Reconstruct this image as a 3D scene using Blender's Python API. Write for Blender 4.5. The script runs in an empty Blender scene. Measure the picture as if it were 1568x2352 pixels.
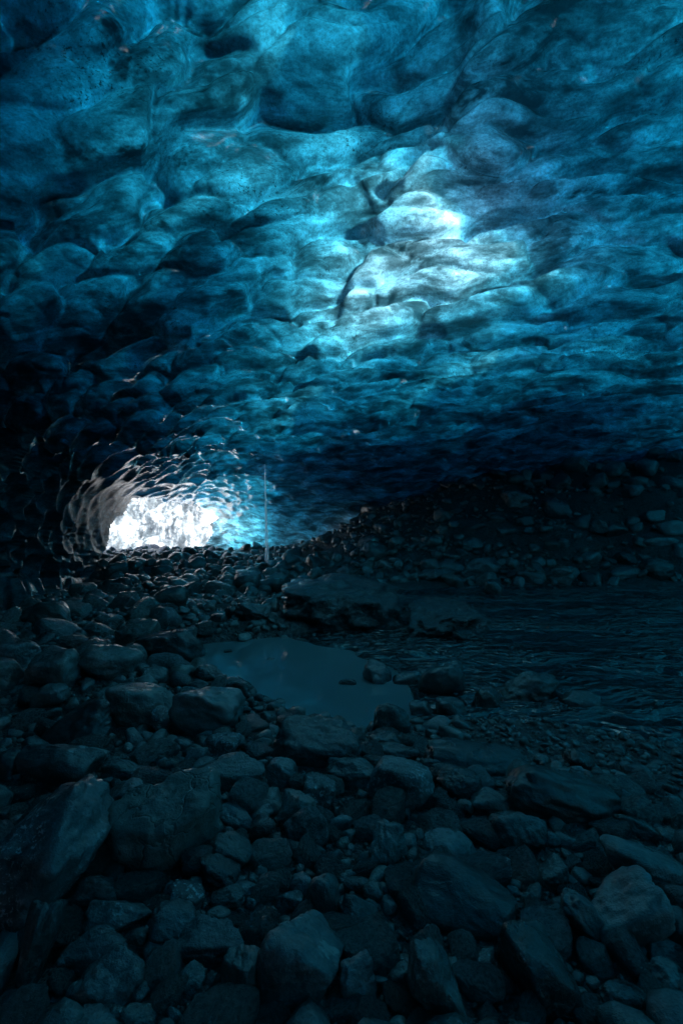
import bpy, math, random
import numpy as np
from mathutils import Vector, kdtree

# ------------------------------------------------------------------ basics
scene = bpy.context.scene
COL = scene.collection
F = 1150.0; CX = 784.0; CY = 1176.0; CAMZ = 1.5          # lens in the units of a 1568 x 2352 frame
rng = np.random.RandomState(7)
random.seed(7)

def at(x, y, d):
    return np.array([(x - CX) / F * d, d, CAMZ - (y - CY) / F * d])

# ------------------------------------------------------------------ noise
_P = np.random.RandomState(3).permutation(256)
_P = np.concatenate([_P, _P, _P])
_G = np.random.RandomState(4).normal(size=(256, 3)); _G /= np.linalg.norm(_G, axis=1)[:, None]
def perlin(p):
    p = np.asarray(p, float)
    i = np.floor(p).astype(int); f = p - i; i &= 255
    u = f * f * f * (f * (f * 6 - 15) + 10)
    out = 0
    for dx in (0, 1):
        for dy in (0, 1):
            for dz in (0, 1):
                h = _P[_P[_P[(i[:, 0] + dx) & 255] + ((i[:, 1] + dy) & 255)] + ((i[:, 2] + dz) & 255)]
                g = _G[h]
                dot = g[:, 0] * (f[:, 0] - dx) + g[:, 1] * (f[:, 1] - dy) + g[:, 2] * (f[:, 2] - dz)
                w = (u[:, 0] if dx else 1 - u[:, 0]) * (u[:, 1] if dy else 1 - u[:, 1]) * (u[:, 2] if dz else 1 - u[:, 2])
                out = out + w * dot
    return out * 1.5
def fbm(p, o=4, lac=2.1, gain=.5):
    s = 0; a = 1.0; p = np.asarray(p, float).copy()
    for k in range(o):
        s = s + a * perlin(p + 17.3 * k); p = p * lac; a *= gain
    return s
def sstep(a, b, x):
    t = np.clip((x - a) / (b - a), 0, 1); return t * t * (3 - 2 * t)

# ------------------------------------------------------------------ objects
def mesh_from(name, V, Fc, mats=(), smooth=True, matidx=None):
    V = np.asarray(V, np.float32); Fc = np.asarray(Fc, np.int32)
    me = bpy.data.meshes.new(name)
    n = Fc.shape[1]
    me.vertices.add(len(V)); me.vertices.foreach_set('co', V.ravel())
    me.loops.add(Fc.size); me.loops.foreach_set('vertex_index', Fc.ravel())
    me.polygons.add(len(Fc))
    me.polygons.foreach_set('loop_start', np.arange(0, Fc.size, n, dtype=np.int32))
    me.polygons.foreach_set('loop_total', np.full(len(Fc), n, np.int32))
    for m in mats: me.materials.append(m)
    if matidx is not None: me.polygons.foreach_set('material_index', np.asarray(matidx, np.int32))
    me.update(calc_edges=True)
    me.polygons.foreach_set('use_smooth', np.full(len(Fc), smooth, bool))
    me.update()
    return me
def obj(name, me, parent=None):
    o = bpy.data.objects.new(name, me); COL.objects.link(o)
    if parent: o.parent = parent
    return o
def tag(o, label=None, cat=None, group=None, kind=None):
    if label: o['label'] = label
    if cat: o['category'] = cat
    if group: o['group'] = group
    if kind: o['kind'] = kind
    return o

# ------------------------------------------------------------------ node helper
class NT:
    def __init__(s, name):
        s.m = bpy.data.materials.new(name); s.m.use_nodes = True
        s.t = s.m.node_tree; s.t.nodes.clear(); s.out = s.n('ShaderNodeOutputMaterial')
    def n(s, typ, ins=None, **kw):
        nd = s.t.nodes.new(typ)
        for k, v in kw.items(): setattr(nd, k, v)
        if ins:
            for k, v in ins.items():
                if isinstance(v, bpy.types.NodeSocket): s.t.links.new(v, nd.inputs[k])
                else: nd.inputs[k].default_value = v
        return nd
    def noise(s, vec, scale, detail=4, rough=.55, dist=0.0):
        return s.n('ShaderNodeTexNoise', {'Vector': vec, 'Scale': scale, 'Detail': detail, 'Roughness': rough, 'Distortion': dist}).outputs[0]
    def ramp(s, fac, stops, interp='LINEAR'):
        r = s.n('ShaderNodeValToRGB', {'Fac': fac}); cr = r.color_ramp; cr.interpolation = interp
        while len(cr.elements) < len(stops): cr.elements.new(.5)
        for e, (p, c) in zip(cr.elements, stops):
            e.position = p; e.color = (c, c, c, 1) if not hasattr(c, '__len__') else (*c, 1)
        return r.outputs[0]
    def math(s, op, a, b=0.0, c=0.0):
        return s.n('ShaderNodeMath', {0: a, 1: b, 2: c}, operation=op).outputs[0]
    def mixc(s, fac, a, b, bt='MIX'):
        nd = s.n('ShaderNodeMix', data_type='RGBA', blend_type=bt)
        for k, v in ((0, fac), (6, a), (7, b)):
            if isinstance(v, bpy.types.NodeSocket): s.t.links.new(v, nd.inputs[k])
            else: nd.inputs[k].default_value = v if k == 0 else (*v, 1)
        return nd.outputs[2]
    def pos(s): return s.n('ShaderNodeNewGeometry').outputs['Position']
    def objco(s): return s.n('ShaderNodeTexCoord').outputs['Object']
    def mapping(s, v, scale=(1, 1, 1), rot=(0, 0, 0)):
        return s.n('ShaderNodeMapping', {'Vector': v, 'Scale': scale, 'Rotation': rot}).outputs[0]
    def bump(s, h, strength, dist, normal=None):
        d = {'Height': h, 'Strength': strength, 'Distance': dist}
        if normal is not None: d['Normal'] = normal
        return s.n('ShaderNodeBump', d).outputs[0]
    def surf(s, x): s.t.links.new(x, s.out.inputs['Surface']); return s.m

# ================================================================== MATERIALS
SIG = (2.75, 1.20, 1.01)
def ice_material():
    t = NT('glacier_ice')
    p = t.pos()
    # foliation: layers of clearer and cloudier ice, cut by the scalloped surface
    w = t.n('ShaderNodeTexNoise', {'Vector': p, 'Scale': .55, 'Detail': 2}, ).outputs['Color']
    pw = t.n('ShaderNodeVectorMath', {0: p, 1: t.n('ShaderNodeVectorMath', {0: w, 'Scale': .7}, operation='SCALE').outputs[0]}, operation='ADD').outputs[0]
    lay = t.noise(t.mapping(pw, (1.0, 1.4, 4.2), (.35, -.5, .5)), 1.0, 7, .68, 0)
    lay2 = t.noise(t.mapping(pw, (3.0, 6.0, 12), (.5, .25, .5)), 1.0, 5, .68, 0)
    cloud = t.noise(p, 1.6, 5, .6)
    a = t.ramp(lay, [(.37, .07), (.46, .34), (.53, .72), (.60, 1.0)])
    b = t.ramp(lay2, [(.38, .42), (.5, .75), (.6, 1.0)])
    c = t.ramp(cloud, [(.34, .42), (.56, 1.0)])
    v = t.math('MULTIPLY', t.math('MULTIPLY', a, b), c)
    # fine frosty grain
    gr = t.ramp(t.noise(p, 38, 5, .8), [(.36, .5), (.60, 1.12)])
    v = t.math('MULTIPLY', v, gr)
    # specks of ash and grit frozen in, in clusters
    sp = t.ramp(t.noise(p, 30, 5, .75), [(.56, 1.0), (.61, .06)])
    cl = t.ramp(t.noise(p, .85, 5, .65), [(.47, 0.0), (.60, 1.0)])
    spm = t.n('ShaderNodeMix', {0: cl, 2: 1.0, 3: sp}, data_type='FLOAT').outputs[0]
    bl = t.ramp(t.noise(t.mapping(pw, (1, 1, 2.4)), 1.25, 5, .68), [(.60, 1.0), (.68, .08)])
    v = t.math('MULTIPLY', t.math('MULTIPLY', v, spm), bl)
    tc = t.mixc(v, (0.006, .020, .026), (.56, .84, 1.0))
    h1 = t.noise(t.mapping(pw, (2, 2, 6)), 3.0, 5, .6, .6)
    h2 = t.noise(p, 40, 2, .6)
    n1 = t.bump(h1, .3, .018)
    n2 = t.bump(h2, .12, .002, n1)
    tr = t.n('ShaderNodeBsdfTranslucent', {'Color': tc, 'Normal': n1}).outputs[0]
    df = t.n('ShaderNodeBsdfDiffuse', {'Color': t.mixc(v, (.008, .014, .017), (.10, .17, .20)), 'Normal': n2}).outputs[0]
    base = t.n('ShaderNodeAddShader', {0: tr, 1: df}).outputs[0]
    mouth_dull = t.n('ShaderNodeAttribute', attribute_name='mouth_dull').outputs['Fac']
    gl = t.n('ShaderNodeBsdfGlossy', {'Color': (1, 1, 1, 1), 'Roughness': t.math('MULTIPLY_ADD', mouth_dull, .22, .12), 'Normal': n2}).outputs[0]
    fr = t.n('ShaderNodeFresnel', {'IOR': 1.45, 'Normal': n2}).outputs[0]
    s = t.n('ShaderNodeMixShader', {0: t.math('MULTIPLY', fr, t.math('MULTIPLY_ADD', mouth_dull, -.66, .85)), 1: base, 2: gl}).outputs[0]
    top = t.n('ShaderNodeMixShader', {0: .12, 1: t.n('ShaderNodeBsdfTransparent').outputs[0],
            2: t.n('ShaderNodeBsdfTranslucent', {'Color': (.85, .9, .92, 1)}).outputs[0]}).outputs[0]
    at_ = t.n('ShaderNodeAttribute', attribute_name='clear_outer').outputs['Fac']  # unseen outer skin, mostly transparent so sun and sky pass into the ice
    s = t.n('ShaderNodeMixShader', {0: at_, 1: s, 2: top}).outputs[0]
    mx = max(SIG)
    va = t.n('ShaderNodeVolumeAbsorption', {'Color': (1 - SIG[0] / mx, 1 - SIG[1] / mx, 1 - SIG[2] / mx, 1), 'Density': mx}).outputs[0]
    t.t.links.new(va, t.out.inputs['Volume'])
    return t.surf(s)
def rock_material(name, lo, hi, rough=.55, speck=0.0, coat=.0, bumpd=.02, cracks=0.0, island=False, patch=0.0):
    t = NT(name)
    co = t.objco() if not island else t.pos()
    if island: rnd = t.n('ShaderNodeNewGeometry').outputs['Random Per Island']
    else: rnd = t.n('ShaderNodeObjectInfo').outputs['Random']
    off = t.n('ShaderNodeVectorMath', {0: co, 1: t.n('ShaderNodeCombineXYZ', {0: t.math('MULTIPLY', rnd, 13.0), 1: t.math('MULTIPLY', rnd, 5.0)}).outputs[0]}, operation='ADD').outputs[0]
    n = t.noise(off, 5.0, 8, .62, .2)
    n2 = t.noise(off, 42.0, 4, .7)
    val = t.math('ADD', t.math('MULTIPLY', n, .7), t.math('MULTIPLY', n2, .3))
    c = t.mixc(t.ramp(val, [(.36, 0.0), (.64, 1.0)]), lo, hi)
    br = t.math('MULTIPLY_ADD', rnd, 1.5, .35)
    c = t.mixc(1.0, c, t.n('ShaderNodeCombineColor', {0: br, 1: br, 2: br}).outputs[0], 'MULTIPLY')
    warm = t.mixc(t.math('FRACT', t.math('MULTIPLY', rnd, 7.3)), (.9, .97, 1.0), (1.06, 1.0, .91))
    c = t.mixc(1.0, c, warm, 'MULTIPLY')
    if speck:
        sm = t.ramp(t.noise(off, 42, 4, .75), [(.55, 0.0), (.60, 1.0)])
        sm = t.math('MULTIPLY', sm, t.ramp(t.noise(off, 3, 3), [(.42, 0.0), (.6, 1.0)]))
        c = t.mixc(t.math('MULTIPLY', sm, speck), c, (.78, .80, .80))
    if patch:
        pm = t.ramp(t.noise(off, 3.2, 5, .6), [(.625, 0.0), (.645, 1.0)])
        c = t.mixc(t.math('MULTIPLY', pm, patch), c, (.5, .52, .48))
    hgt = t.math('ADD', t.math('MULTIPLY', n, 1.0), t.math('MULTIPLY', n2, .25))
    if cracks:
        ws = t.n('ShaderNodeTexVoronoi', {'Vector': t.n('ShaderNodeVectorMath', {0: off, 1: t.n('ShaderNodeVectorMath', {0: t.n('ShaderNodeTexNoise', {'Vector': off, 'Scale': 7.0, 'Detail': 3}).outputs['Color'], 'Scale': .35}, operation='SCALE').outputs[0]}, operation='ADD').outputs[0], 'Scale': 4.5}, feature='DISTANCE_TO_EDGE').outputs[0]
        cm = t.ramp(ws, [(0.0, 0.0), (.05, 1.0)])
        hgt = t.math('ADD', hgt, t.math('MULTIPLY', cm, cracks))
    nb = t.bump(hgt, 1.0, bumpd * 1.7)
    nb = t.bump(t.noise(off, 130, 2, .6), .35, .003, nb)
    rg = t.ramp(t.noise(off, 9, 4), [(.35, max(.12, rough - .18)), (.65, min(1, rough + .15))])
    b = t.n('ShaderNodeBsdfPrincipled', {'Base Color': c, 'Roughness': rg, 'Normal': nb, 'Coat Weight': coat, 'Coat Roughness': .13, 'Coat IOR': 1.85, 'IOR': 1.45,
                                         'Coat Normal': nb})
    return t.surf(b.outputs[0])
M = {}
M['ice'] = ice_material()
M['dry'] = rock_material('dry_basalt', (.04, .042, .044), (.24, .24, .23), .42, coat=1.0)
M['pale'] = rock_material('pale_rock', (.20, .205, .20), (.33, .335, .325), .6, cracks=.22, bumpd=.018, coat=.5)
M['speck'] = rock_material('speckled_rock', (.04, .042, .045), (.20, .205, .20), .42, speck=.9, coat=.9)
M['wet'] = rock_material('wet_basalt', (.025, .026, .028), (.11, .112, .11), .3, coat=1.0)
M['patch'] = rock_material('lichen_spotted_rock', (.05, .053, .055), (.21, .215, .21), .45, patch=1.0, coat=.9)
M['smooth'] = rock_material('smooth_dark_rock', (.08, .08, .078), (.20, .20, .192), .42, bumpd=.012, coat=.8)
M['gravel'] = rock_material('gravel_stone', (.04, .042, .044), (.25, .25, .24), .45, island=True, coat=1.0)

def ground_material():
    t = NT('wet_grit')
    p = t.pos()
    v = t.n('ShaderNodeTexVoronoi', {'Vector': p, 'Scale': 26.0, 'Randomness': 1.0})
    v2 = t.n('ShaderNodeTexVoronoi', {'Vector': p, 'Scale': 70.0})
    c = t.mixc(t.n('ShaderNodeSeparateColor', {0: v.outputs['Color']}).outputs[0], (.045, .046, .047), (.15, .15, .145))
    h = t.math('ADD', t.math('MULTIPLY', v.outputs['Distance'], -1.0), t.math('MULTIPLY', v2.outputs['Distance'], -.4))
    nb = t.bump(h, .9, .03)
    return t.surf(t.n('ShaderNodeBsdfPrincipled', {'Base Color': c, 'Roughness': .42, 'Normal': nb}).outputs[0])
M['ground'] = ground_material()

def pool_material():
    t = NT('still_meltwater')
    p = t.pos()
    nb = t.bump(t.noise(t.mapping(p, (1, 1, 1)), 1.7, 2, .5), .10, .02)
    b = t.n('ShaderNodeBsdfPrincipled', {'Base Color': (.19, .28, .29, 1), 'Roughness': .04, 'IOR': 1.5, 'Normal': nb, 'Coat Weight': 0.0})
    return t.surf(b.outputs[0])
def stream_material():
    t = NT('rippled_meltwater')
    p = t.pos()
    w = t.n('ShaderNodeTexNoise', {'Vector': p, 'Scale': 1.1, 'Detail': 2}).outputs['Color']
    pw = t.n('ShaderNodeVectorMath', {0: p, 1: t.n('ShaderNodeVectorMath', {0: w, 'Scale': .7}, operation='SCALE').outputs[0]}, operation='ADD').outputs[0]
    h1 = t.noise(t.mapping(pw, (5, 10, 1), (0, 0, .25)), 1.0, 1, .4, .3)
    h2 = t.noise(t.mapping(pw, (14, 22, 1), (0, 0, .1)), 1.0, 1, .5, .2)
    calm = t.ramp(t.noise(t.mapping(pw, (.5, 1.1, 1)), 1.0, 3, .5), [(.38, .12), (.60, 1.0)])
    nb = t.bump(t.math('MULTIPLY', t.math('ADD', h1, t.math('MULTIPLY', h2, .35)), calm), 1.0, .30)
    b = t.n('ShaderNodeBsdfPrincipled', {'Base Color': (.03, .05, .055, 1), 'Roughness': .05, 'IOR': 2.1, 'Normal': nb})
    return t.surf(b.outputs[0])
M['pool'] = pool_material(); M['stream'] = stream_material()

def cliff_material():
    t = NT('sunlit_snowy_ice')
    p = t.pos()
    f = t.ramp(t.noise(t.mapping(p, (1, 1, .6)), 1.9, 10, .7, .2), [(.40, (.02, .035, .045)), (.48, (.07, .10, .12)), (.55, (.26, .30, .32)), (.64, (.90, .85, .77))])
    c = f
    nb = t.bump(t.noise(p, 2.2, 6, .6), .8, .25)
    return t.surf(t.n('ShaderNodeBsdfPrincipled', {'Base Color': c, 'Roughness': .6, 'Normal': nb}).outputs[0])
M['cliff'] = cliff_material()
def snow_material():
    t = NT('snow')
    nb = t.bump(t.noise(t.pos(), 2.0, 6, .6), .6, .1)
    return t.surf(t.n('ShaderNodeBsdfPrincipled', {'Base Color': (.8, .82, .84, 1), 'Roughness': .7, 'Normal': nb}).outputs[0])
M['snow'] = snow_material()
def trickle_material():
    t = NT('falling_water')
    p = t.pos()
    f = t.ramp(t.noise(t.mapping(p, (30, 30, 1.2)), 1.0, 4, .6), [(.35, .28), (.65, .75)])
    b = t.n('ShaderNodeBsdfPrincipled', {'Base Color': (.9, .93, .95, 1), 'Roughness': .25, 'IOR': 1.333}).outputs[0]
    tl = t.n('ShaderNodeBsdfTranslucent', {'Color': (.95, .97, 1, 1)}).outputs[0]
    b = t.n('ShaderNodeAddShader', {0: b, 1: tl}).outputs[0]
    s = t.n('ShaderNodeMixShader', {0: f, 1: t.n('ShaderNodeBsdfTransparent').outputs[0], 2: b}).outputs[0]
    return t.surf(s)
M['trickle'] = trickle_material()

# ================================================================== ICE CAVE
# (x, y, depth) of the smooth ice shell
ICE_A = [
 (0,0,3.0),(0,300,3.9),(0,600,5.2),(0,800,6.4),(0,1000,7.3),(0,1200,7.8),(0,1400,7.9),(0,1900,8.0),
 (784,0,3.0),(784,300,4.0),(784,600,5.9),(784,800,8.2),(784,950,11.5),(784,1050,15),(784,1120,17),(784,1200,18.5),(784,1290,19),(784,1900,19),
 (1568,0,2.9),(1568,300,3.8),(1568,600,5.6),(1568,800,7.9),(1568,930,11),(1568,1010,15),(1568,1080,17),(1568,1900,17),
 (400,0,3.05),(400,300,4.0),(400,600,5.8),(400,800,7.8),(400,950,10.6),(400,1060,14.5),(400,1120,17.5),
 (1176,0,2.95),(1176,300,3.95),(1176,600,5.8),(1176,800,8.2),(1176,950,11.7),(1176,1040,15.5),(1176,1100,17.5),(1176,1900,18),
 (200,1310,13.2),(235,1262,15),(310,1145,17),(150,1200,10.6),(150,1050,9.2),(280,1080,12.2),(200,1500,12),
 (450,1155,22),(445,1230,22.5),(560,1200,21),(660,1220,20),(440,1300,22.5),(440,1900,22),(600,1130,18.5),(350,1200,20),
 (784,-600,1.95),(0,-600,1.95),(1568,-600,1.9),(784,-2400,.95),(-1000,-2400,.95),(2600,-2400,.95),
 (-1000,0,2.6),(-1000,700,3.7),(-1000,1400,4.0),(-1000,2300,4.0),(-3000,0,1.75),(-3000,1200,1.85),(-3000,2300,1.85),(-3000,-2400,.9),
 (2600,1000,8),(2600,0,2.7),(2600,1600,8),(2600,2300,8),(4500,0,2.4),(4500,1100,4),(4500,2300,4),(4500,-2400,.95),
]
def tps(A, vals, reg=1e-4):
    A = np.array(A, float) / 1000.; n = len(A)
    def K(r2): return np.where(r2 > 1e-12, .5 * r2 * np.log(r2 + 1e-12), 0)
    D = ((A[:, None] - A[None]) ** 2).sum(-1)
    L = np.zeros((n + 3, n + 3)); L[:n, :n] = K(D) + reg * np.eye(n); L[:n, n] = 1; L[:n, n + 1:] = A; L[n, :n] = 1; L[n + 1:, :n] = A.T
    w = np.linalg.solve(L, np.concatenate([vals, [0, 0, 0]]))
    def f(x, y):
        q = np.stack([np.ravel(x), np.ravel(y)], 1) / 1000.; out = np.empty(len(q))
        for k in range(0, len(q), 40000):
            c = q[k:k + 40000]
            out[k:k + 40000] = K(((c[:, None] - A[None]) ** 2).sum(-1)) @ w[:n] + w[n] + c @ w[n + 1:]
        return out.reshape(np.shape(x))
    return f
_ia = np.array(ICE_A, float)
ice_ld = tps(_ia[:, :2], np.log(_ia[:, 2]), 3e-4)
def ice_base(x, y):
    d = np.exp(np.clip(ice_ld(x, y), math.log(.6), math.log(26)))
    return np.stack([(x - CX) / F * d, d, CAMZ - (y - CY) / F * d], -1)

# thickness of the ice above (x, y, metres), shaped to place light and dark
THICK = [(1000,560,.16),(900,620,.16),(1080,500,.16),(840,650,.2),(950,600,.16),(1040,530,.16),(1120,480,.2),(900,680,.3),(1150,420,.35),(1180,370,.4),(1100,400,.3),(1080,560,.16),(1250,450,.45),(1180,500,.3),(1050,450,.25),(980,610,.16),(1030,650,.5),(1130,545,.3),(930,540,.25),(1200,560,.5),(960,480,.6),(1050,370,.6),(1130,250,.9),(1400,60,.7),(1250,180,.9),
 (600,480,1.35),(300,320,2.0),(650,200,1.8),(700,130,1.7),(100,140,2.0),(420,250,2.1),(200,420,2.0),(0,420,3.6),(0,560,3.8),(0,700,6),(60,260,1.5),(300,800,3.2),(150,1000,9),(300,950,5.5),(450,700,1.6),(400,420,1.1),
 (450,580,1.5),(200,500,1.4),(250,600,2.2),(120,650,4.5),(150,800,6),(700,730,1.5),(600,800,1.7),(1000,740,.75),(1300,640,1.0),(1500,640,1.4),(1450,800,1.5),(1300,900,1.9),(1200,780,1.0),(1100,850,1.6),(850,830,1.3),(1250,700,1.1),(720,930,1.1),(900,960,1.6),
 (1500,950,3.0),(1200,1040,2.6),(1400,1000,2.6),(1000,1040,4.2),(600,1070,1.5),(450,1120,1.5),(520,1140,1.6),(760,1080,2.2),(650,1190,1.0),(520,1210,.2),(510,1170,.4),(560,1200,.25),(620,1205,.35),(690,1215,.6),(770,1215,1.2),(600,1150,1.3),(740,1150,2.2),(800,1140,4),(200,90,1.9),(330,100,1.9),(450,60,2.3),(520,20,2.3),(800,60,1.5),(1000,130,1.7),(940,300,1.7),
 (850,420,1.7),(780,500,2.0),(740,600,2.0),(1300,440,1.3),(1500,280,1.6),(1550,450,2),(1300,350,1.1),(1180,60,2.0),(1540,60,2.4),(1450,150,2.0),(250,1200,10),(100,1200,11),(350,1060,6),(0,900,9),(0,1250,11),(200,1100,10),(230,1290,10),(1568,1100,3.4),
 (0,0,3.4),(60,40,2.8),(300,20,2.6),(150,200,2.1),(1568,0,2.6),(1500,20,2.0),(1568,330,2.6),(520,-40,2.6),(-400,300,6),(-400,900,11),(1900,300,2.0),(1900,900,1.7),(2400,300,1.6),(2100,600,1.2),(2500,900,1.8),(1900,600,1.5),(784,-300,2.7),(0,-300,2.6),(1568,-300,1.8),(784,-1000,4.0),(784,-2000,4.5),(-600,-800,7),(2200,-800,2.8)]
_th = np.array(THICK)
HOLES_C = []
def thickness(x, y):
    q = np.stack([np.ravel(x), np.ravel(y)], 1); out = np.empty(len(q))
    for k in range(0, len(q), 40000):
        c = q[k:k + 40000]
        r2 = ((c[:, None] - _th[None, :, :2]) ** 2).sum(-1) + 35. ** 2
        w = r2 ** -1.8
        out[k:k + 40000] = (w * _th[None, :, 2]).sum(1) / w.sum(1)
    return out.reshape(np.shape(x))

xs = np.concatenate([np.linspace(-3000, -600, 12, endpoint=False), np.linspace(-600, -60, 26, endpoint=False), np.arange(-60, 1630, 3.4), np.linspace(1630, 2200, 26, endpoint=False), np.linspace(2200, 4500, 12)])
ys = np.concatenate([np.linspace(-2400, -500, 14, endpoint=False), np.linspace(-500, -50, 30, endpoint=False), np.arange(-50, 450, 3.0), np.arange(450, 1150, 1.35), np.arange(1150, 1330, 1.8), np.linspace(1330, 1900, 20)])
GX, GY = np.meshgrid(xs, ys)
ny, nx = GX.shape
B = ice_base(GX, GY)
def grid_normals(P):
    du = np.gradient(P, axis=1); dv = np.gradient(P, axis=0)
    n = np.cross(du, dv); n /= np.linalg.norm(n, axis=-1, keepdims=True) + 1e-12
    return n
Nn = grid_normals(B)
ctr = np.array([0, 4., 1.2])
sgn = np.sign((Nn * (B - ctr)).sum(-1).mean())
Nn = Nn * sgn                                            # now pointing away from the cave, into the ice

# ---- scallops: hollows melted by the wind, sharp crests between them
BIG = [(240,250),(90,150),(20,300),(700,240),(560,345),(510,320),(400,470),(160,460),(80,560),(995,110),(940,270),(1050,50),(500,110),(330,120),(760,60),(640,30),(150,30),(1200,90),(1130,200),
 (1230,250),(1370,180),(1400,60),(1500,160),(1540,50),(1290,330),(1480,330),(1350,420),(1200,420),(1090,420),(980,480),(1000,560),(1100,570),(870,600),(700,450),(800,430),(620,520),(300,560),(460,570),(560,600),
 (680,630),(340,650),(200,640),(900,400),(960,390),(1180,520),(1290,530),(1440,470),(1540,500),(840,340),(780,370),(450,220),(1400,560),(1240,620),(1090,680),(960,640),(1520,620),(1380,670),(880,330),(1120,340),(1480,240)]
seeds = []; ssize = []
cell = {}
E_ = np.array([.90, -.42, .05]); E_ /= np.linalg.norm(E_)
def squash(p): return p - (1 - 1 / 2.25) * (p @ E_)[..., None] * E_
def s_add(p, r):
    seeds.append(p); ssize.append(r)
    cell.setdefault((int(p[0] // 1.2), int(p[1] // 1.2), int(p[2] // 1.2)), []).append((p, r))
for x, y in BIG:
    s_add(squash(ice_base(np.array([float(x)]), np.array([float(y)])))[0], .60 if y < 400 else .5)
cand_n = 26000
cxs = rng.uniform(-500, 2100, cand_n); cys = rng.uniform(-400, 1330, cand_n)
cp = squash(ice_base(cxs, cys))
for k in range(cand_n):
    p = cp[k]
    if 0 < cxs[k] < 1568 and 0 < cys[k] < 640 and cxs[k] + cys[k] > 500: r = .34
    else: r = .56 - .28 * min(1, max(0, (p[1] - 5) / 10))
    r *= rng.uniform(.45, 1.6) * .88
    key = (int(p[0] // 1.2), int(p[1] // 1.2), int(p[2] // 1.2)); ok = True
    for a in (-1, 0, 1):
        for b in (-1, 0, 1):
            for c in (-1, 0, 1):
                for q, rq in cell.get((key[0] + a, key[1] + b, key[2] + c), ()):
                    lim = max(r, rq) if rq < .49 else rq * .95
                    if abs(q[0] - p[0]) < lim and ((q - p) ** 2).sum() < lim * lim: ok = False; break
                if not ok: break
            if not ok: break
        if not ok: break
    if ok: s_add(p, r)
seeds = np.array(seeds); ssize = np.array(ssize)
kd = kdtree.KDTree(len(seeds))
for i, s in enumerate(seeds): kd.insert(s, i)
kd.balance()
Bf = B.reshape(-1, 3); Nf = Nn.reshape(-1, 3)
warp = np.stack([fbm(Bf * 1.0 + 5, 2), fbm(Bf * 1.0 + 31, 2), fbm(Bf * 1.0 + 77, 2)], 1)
Q = Bf + warp * (.30 * np.clip(1.15 - Bf[:, 1] / 16, .35, 1))[:, None]
K = 5
idx = np.zeros((len(Q), K), int); dst = np.zeros((len(Q), K))
Q = squash(Q)
for i, q in enumerate(Q.tolist()):
    r = kd.find_n(q, K)
    for k in range(K): idx[i, k] = r[k][1]; dst[i, k] = r[k][2]
flow = np.array([.55, .8, .1]); flow /= np.linalg.norm(flow)
sz = ssize[idx]
d1 = dst[:, :1]
wt = np.exp(-(dst ** 2 - d1 ** 2) / (.009 * sz * sz.mean(1, keepdims=True)))
wt /= wt.sum(1, keepdims=True)
srand = rng.uniform(-1, 1, (len(seeds), 3))
rel = Q[:, None, :] - seeds[idx]
tilt = (rel @ flow) * (.22 + .14 * srand[idx, 0]) + rel[..., 0] * .14 * srand[idx, 1]
cup = -.62 * np.minimum(dst, 1.1 * sz) ** 2 / sz
tilt = np.clip(tilt, -.25, .25)
hk = cup + tilt + .10 * srand[idx, 2] * sz
disp = (wt * hk).sum(1)
sep = np.linalg.norm(seeds[idx[:, 1]] - seeds[idx[:, 0]], axis=1) + 1e-6
edge = np.maximum(dst[:, 1] ** 2 - dst[:, 0] ** 2, 0) / (2 * sep)
disp -= .11 * sz[:, 0] * np.exp(-edge / (.07 * sz[:, 0])) * sstep(-.3, .35, fbm(Bf * .9 + 60, 2))
# folded ice creases
ph = Bf * np.array([1, 1, 1.6])
disp += .12 * fbm(ph * .45 + 3, 2) + .006 * fbm(ph * 3.1, 2) - .04 * np.abs(fbm(ph * 1.1 + 9, 2))
rg = 1 - np.abs(fbm(ph * np.array([2.4, 2.4, 3.0]) + warp * .8, 2)); disp -= .02 * np.clip(rg, 0, 1) ** 8
uu = Bf @ E_; cr_ = Bf - uu[:, None] * E_
fq = np.stack([uu * .75, cr_[:, 1] * 2.4 + warp[:, 0] * .5, cr_[:, 2] * 2.4], 1)
rg2 = 1 - np.abs(fbm(fq + 70, 2)); disp -= .045 * np.clip(rg2, 0, 1) ** 9 * sstep(-.35, .3, fbm(Bf * .6 + 90, 2))
# opening
def inpoly(x, y, poly):
    c = np.zeros(x.shape, bool); n = len(poly)
    for i in range(n):
        x1, y1 = poly[i]; x2, y2 = poly[(i + 1) % n]
        c ^= ((y1 > y) != (y2 > y)) & (x < (x2 - x1) * (y - y1) / (y2 - y1 + 1e-12) + x1)
    return c
HOLE = [(222,1300),(232,1258),(247,1228),(266,1203),(290,1172),(304,1146),(330,1141),(372,1146),(420,1149),(455,1156),(488,1170),(505,1186),(484,1204),(492,1226),(470,1246),(476,1262),(462,1300)]
GLOW_THIN = [(752,1250),(748,1228),(764,1206),(784,1196),(806,1204),(822,1224),(826,1260)]  # not cut through: ice thinned here to give a soft glow
# the long fold that runs up the roof to the right
FOLD = np.array([(1118, -60), (1100, 60), (1020, 250), (930, 400), (850, 510), (845, 565), (800, 640), (765, 715), (700, 780)], float)
def polydist(x, y, P):
    best = np.full(x.shape, 1e9); side = np.zeros(x.shape)
    for a, b in zip(P[:-1], P[1:]):
        e = b - a; t = np.clip(((x - a[0]) * e[0] + (y - a[1]) * e[1]) / (e @ e), 0, 1)
        dx = x - a[0] - t * e[0]; dy = y - a[1] - t * e[1]; d = np.hypot(dx, dy)
        m = d < best; best = np.where(m, d, best); side = np.where(m, np.sign(e[0] * dy - e[1] * dx), side)
    return best, side
wob = 14 * fbm(np.stack([GX.ravel() / 90, GY.ravel() / 90, 0 * GX.ravel()], 1), 2)
fd, fs = polydist(GX.ravel() + wob, GY.ravel(), FOLD)
dm = fd / F * Bf[:, 1]                                   # metres from the fold
left = fs > 0
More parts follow.
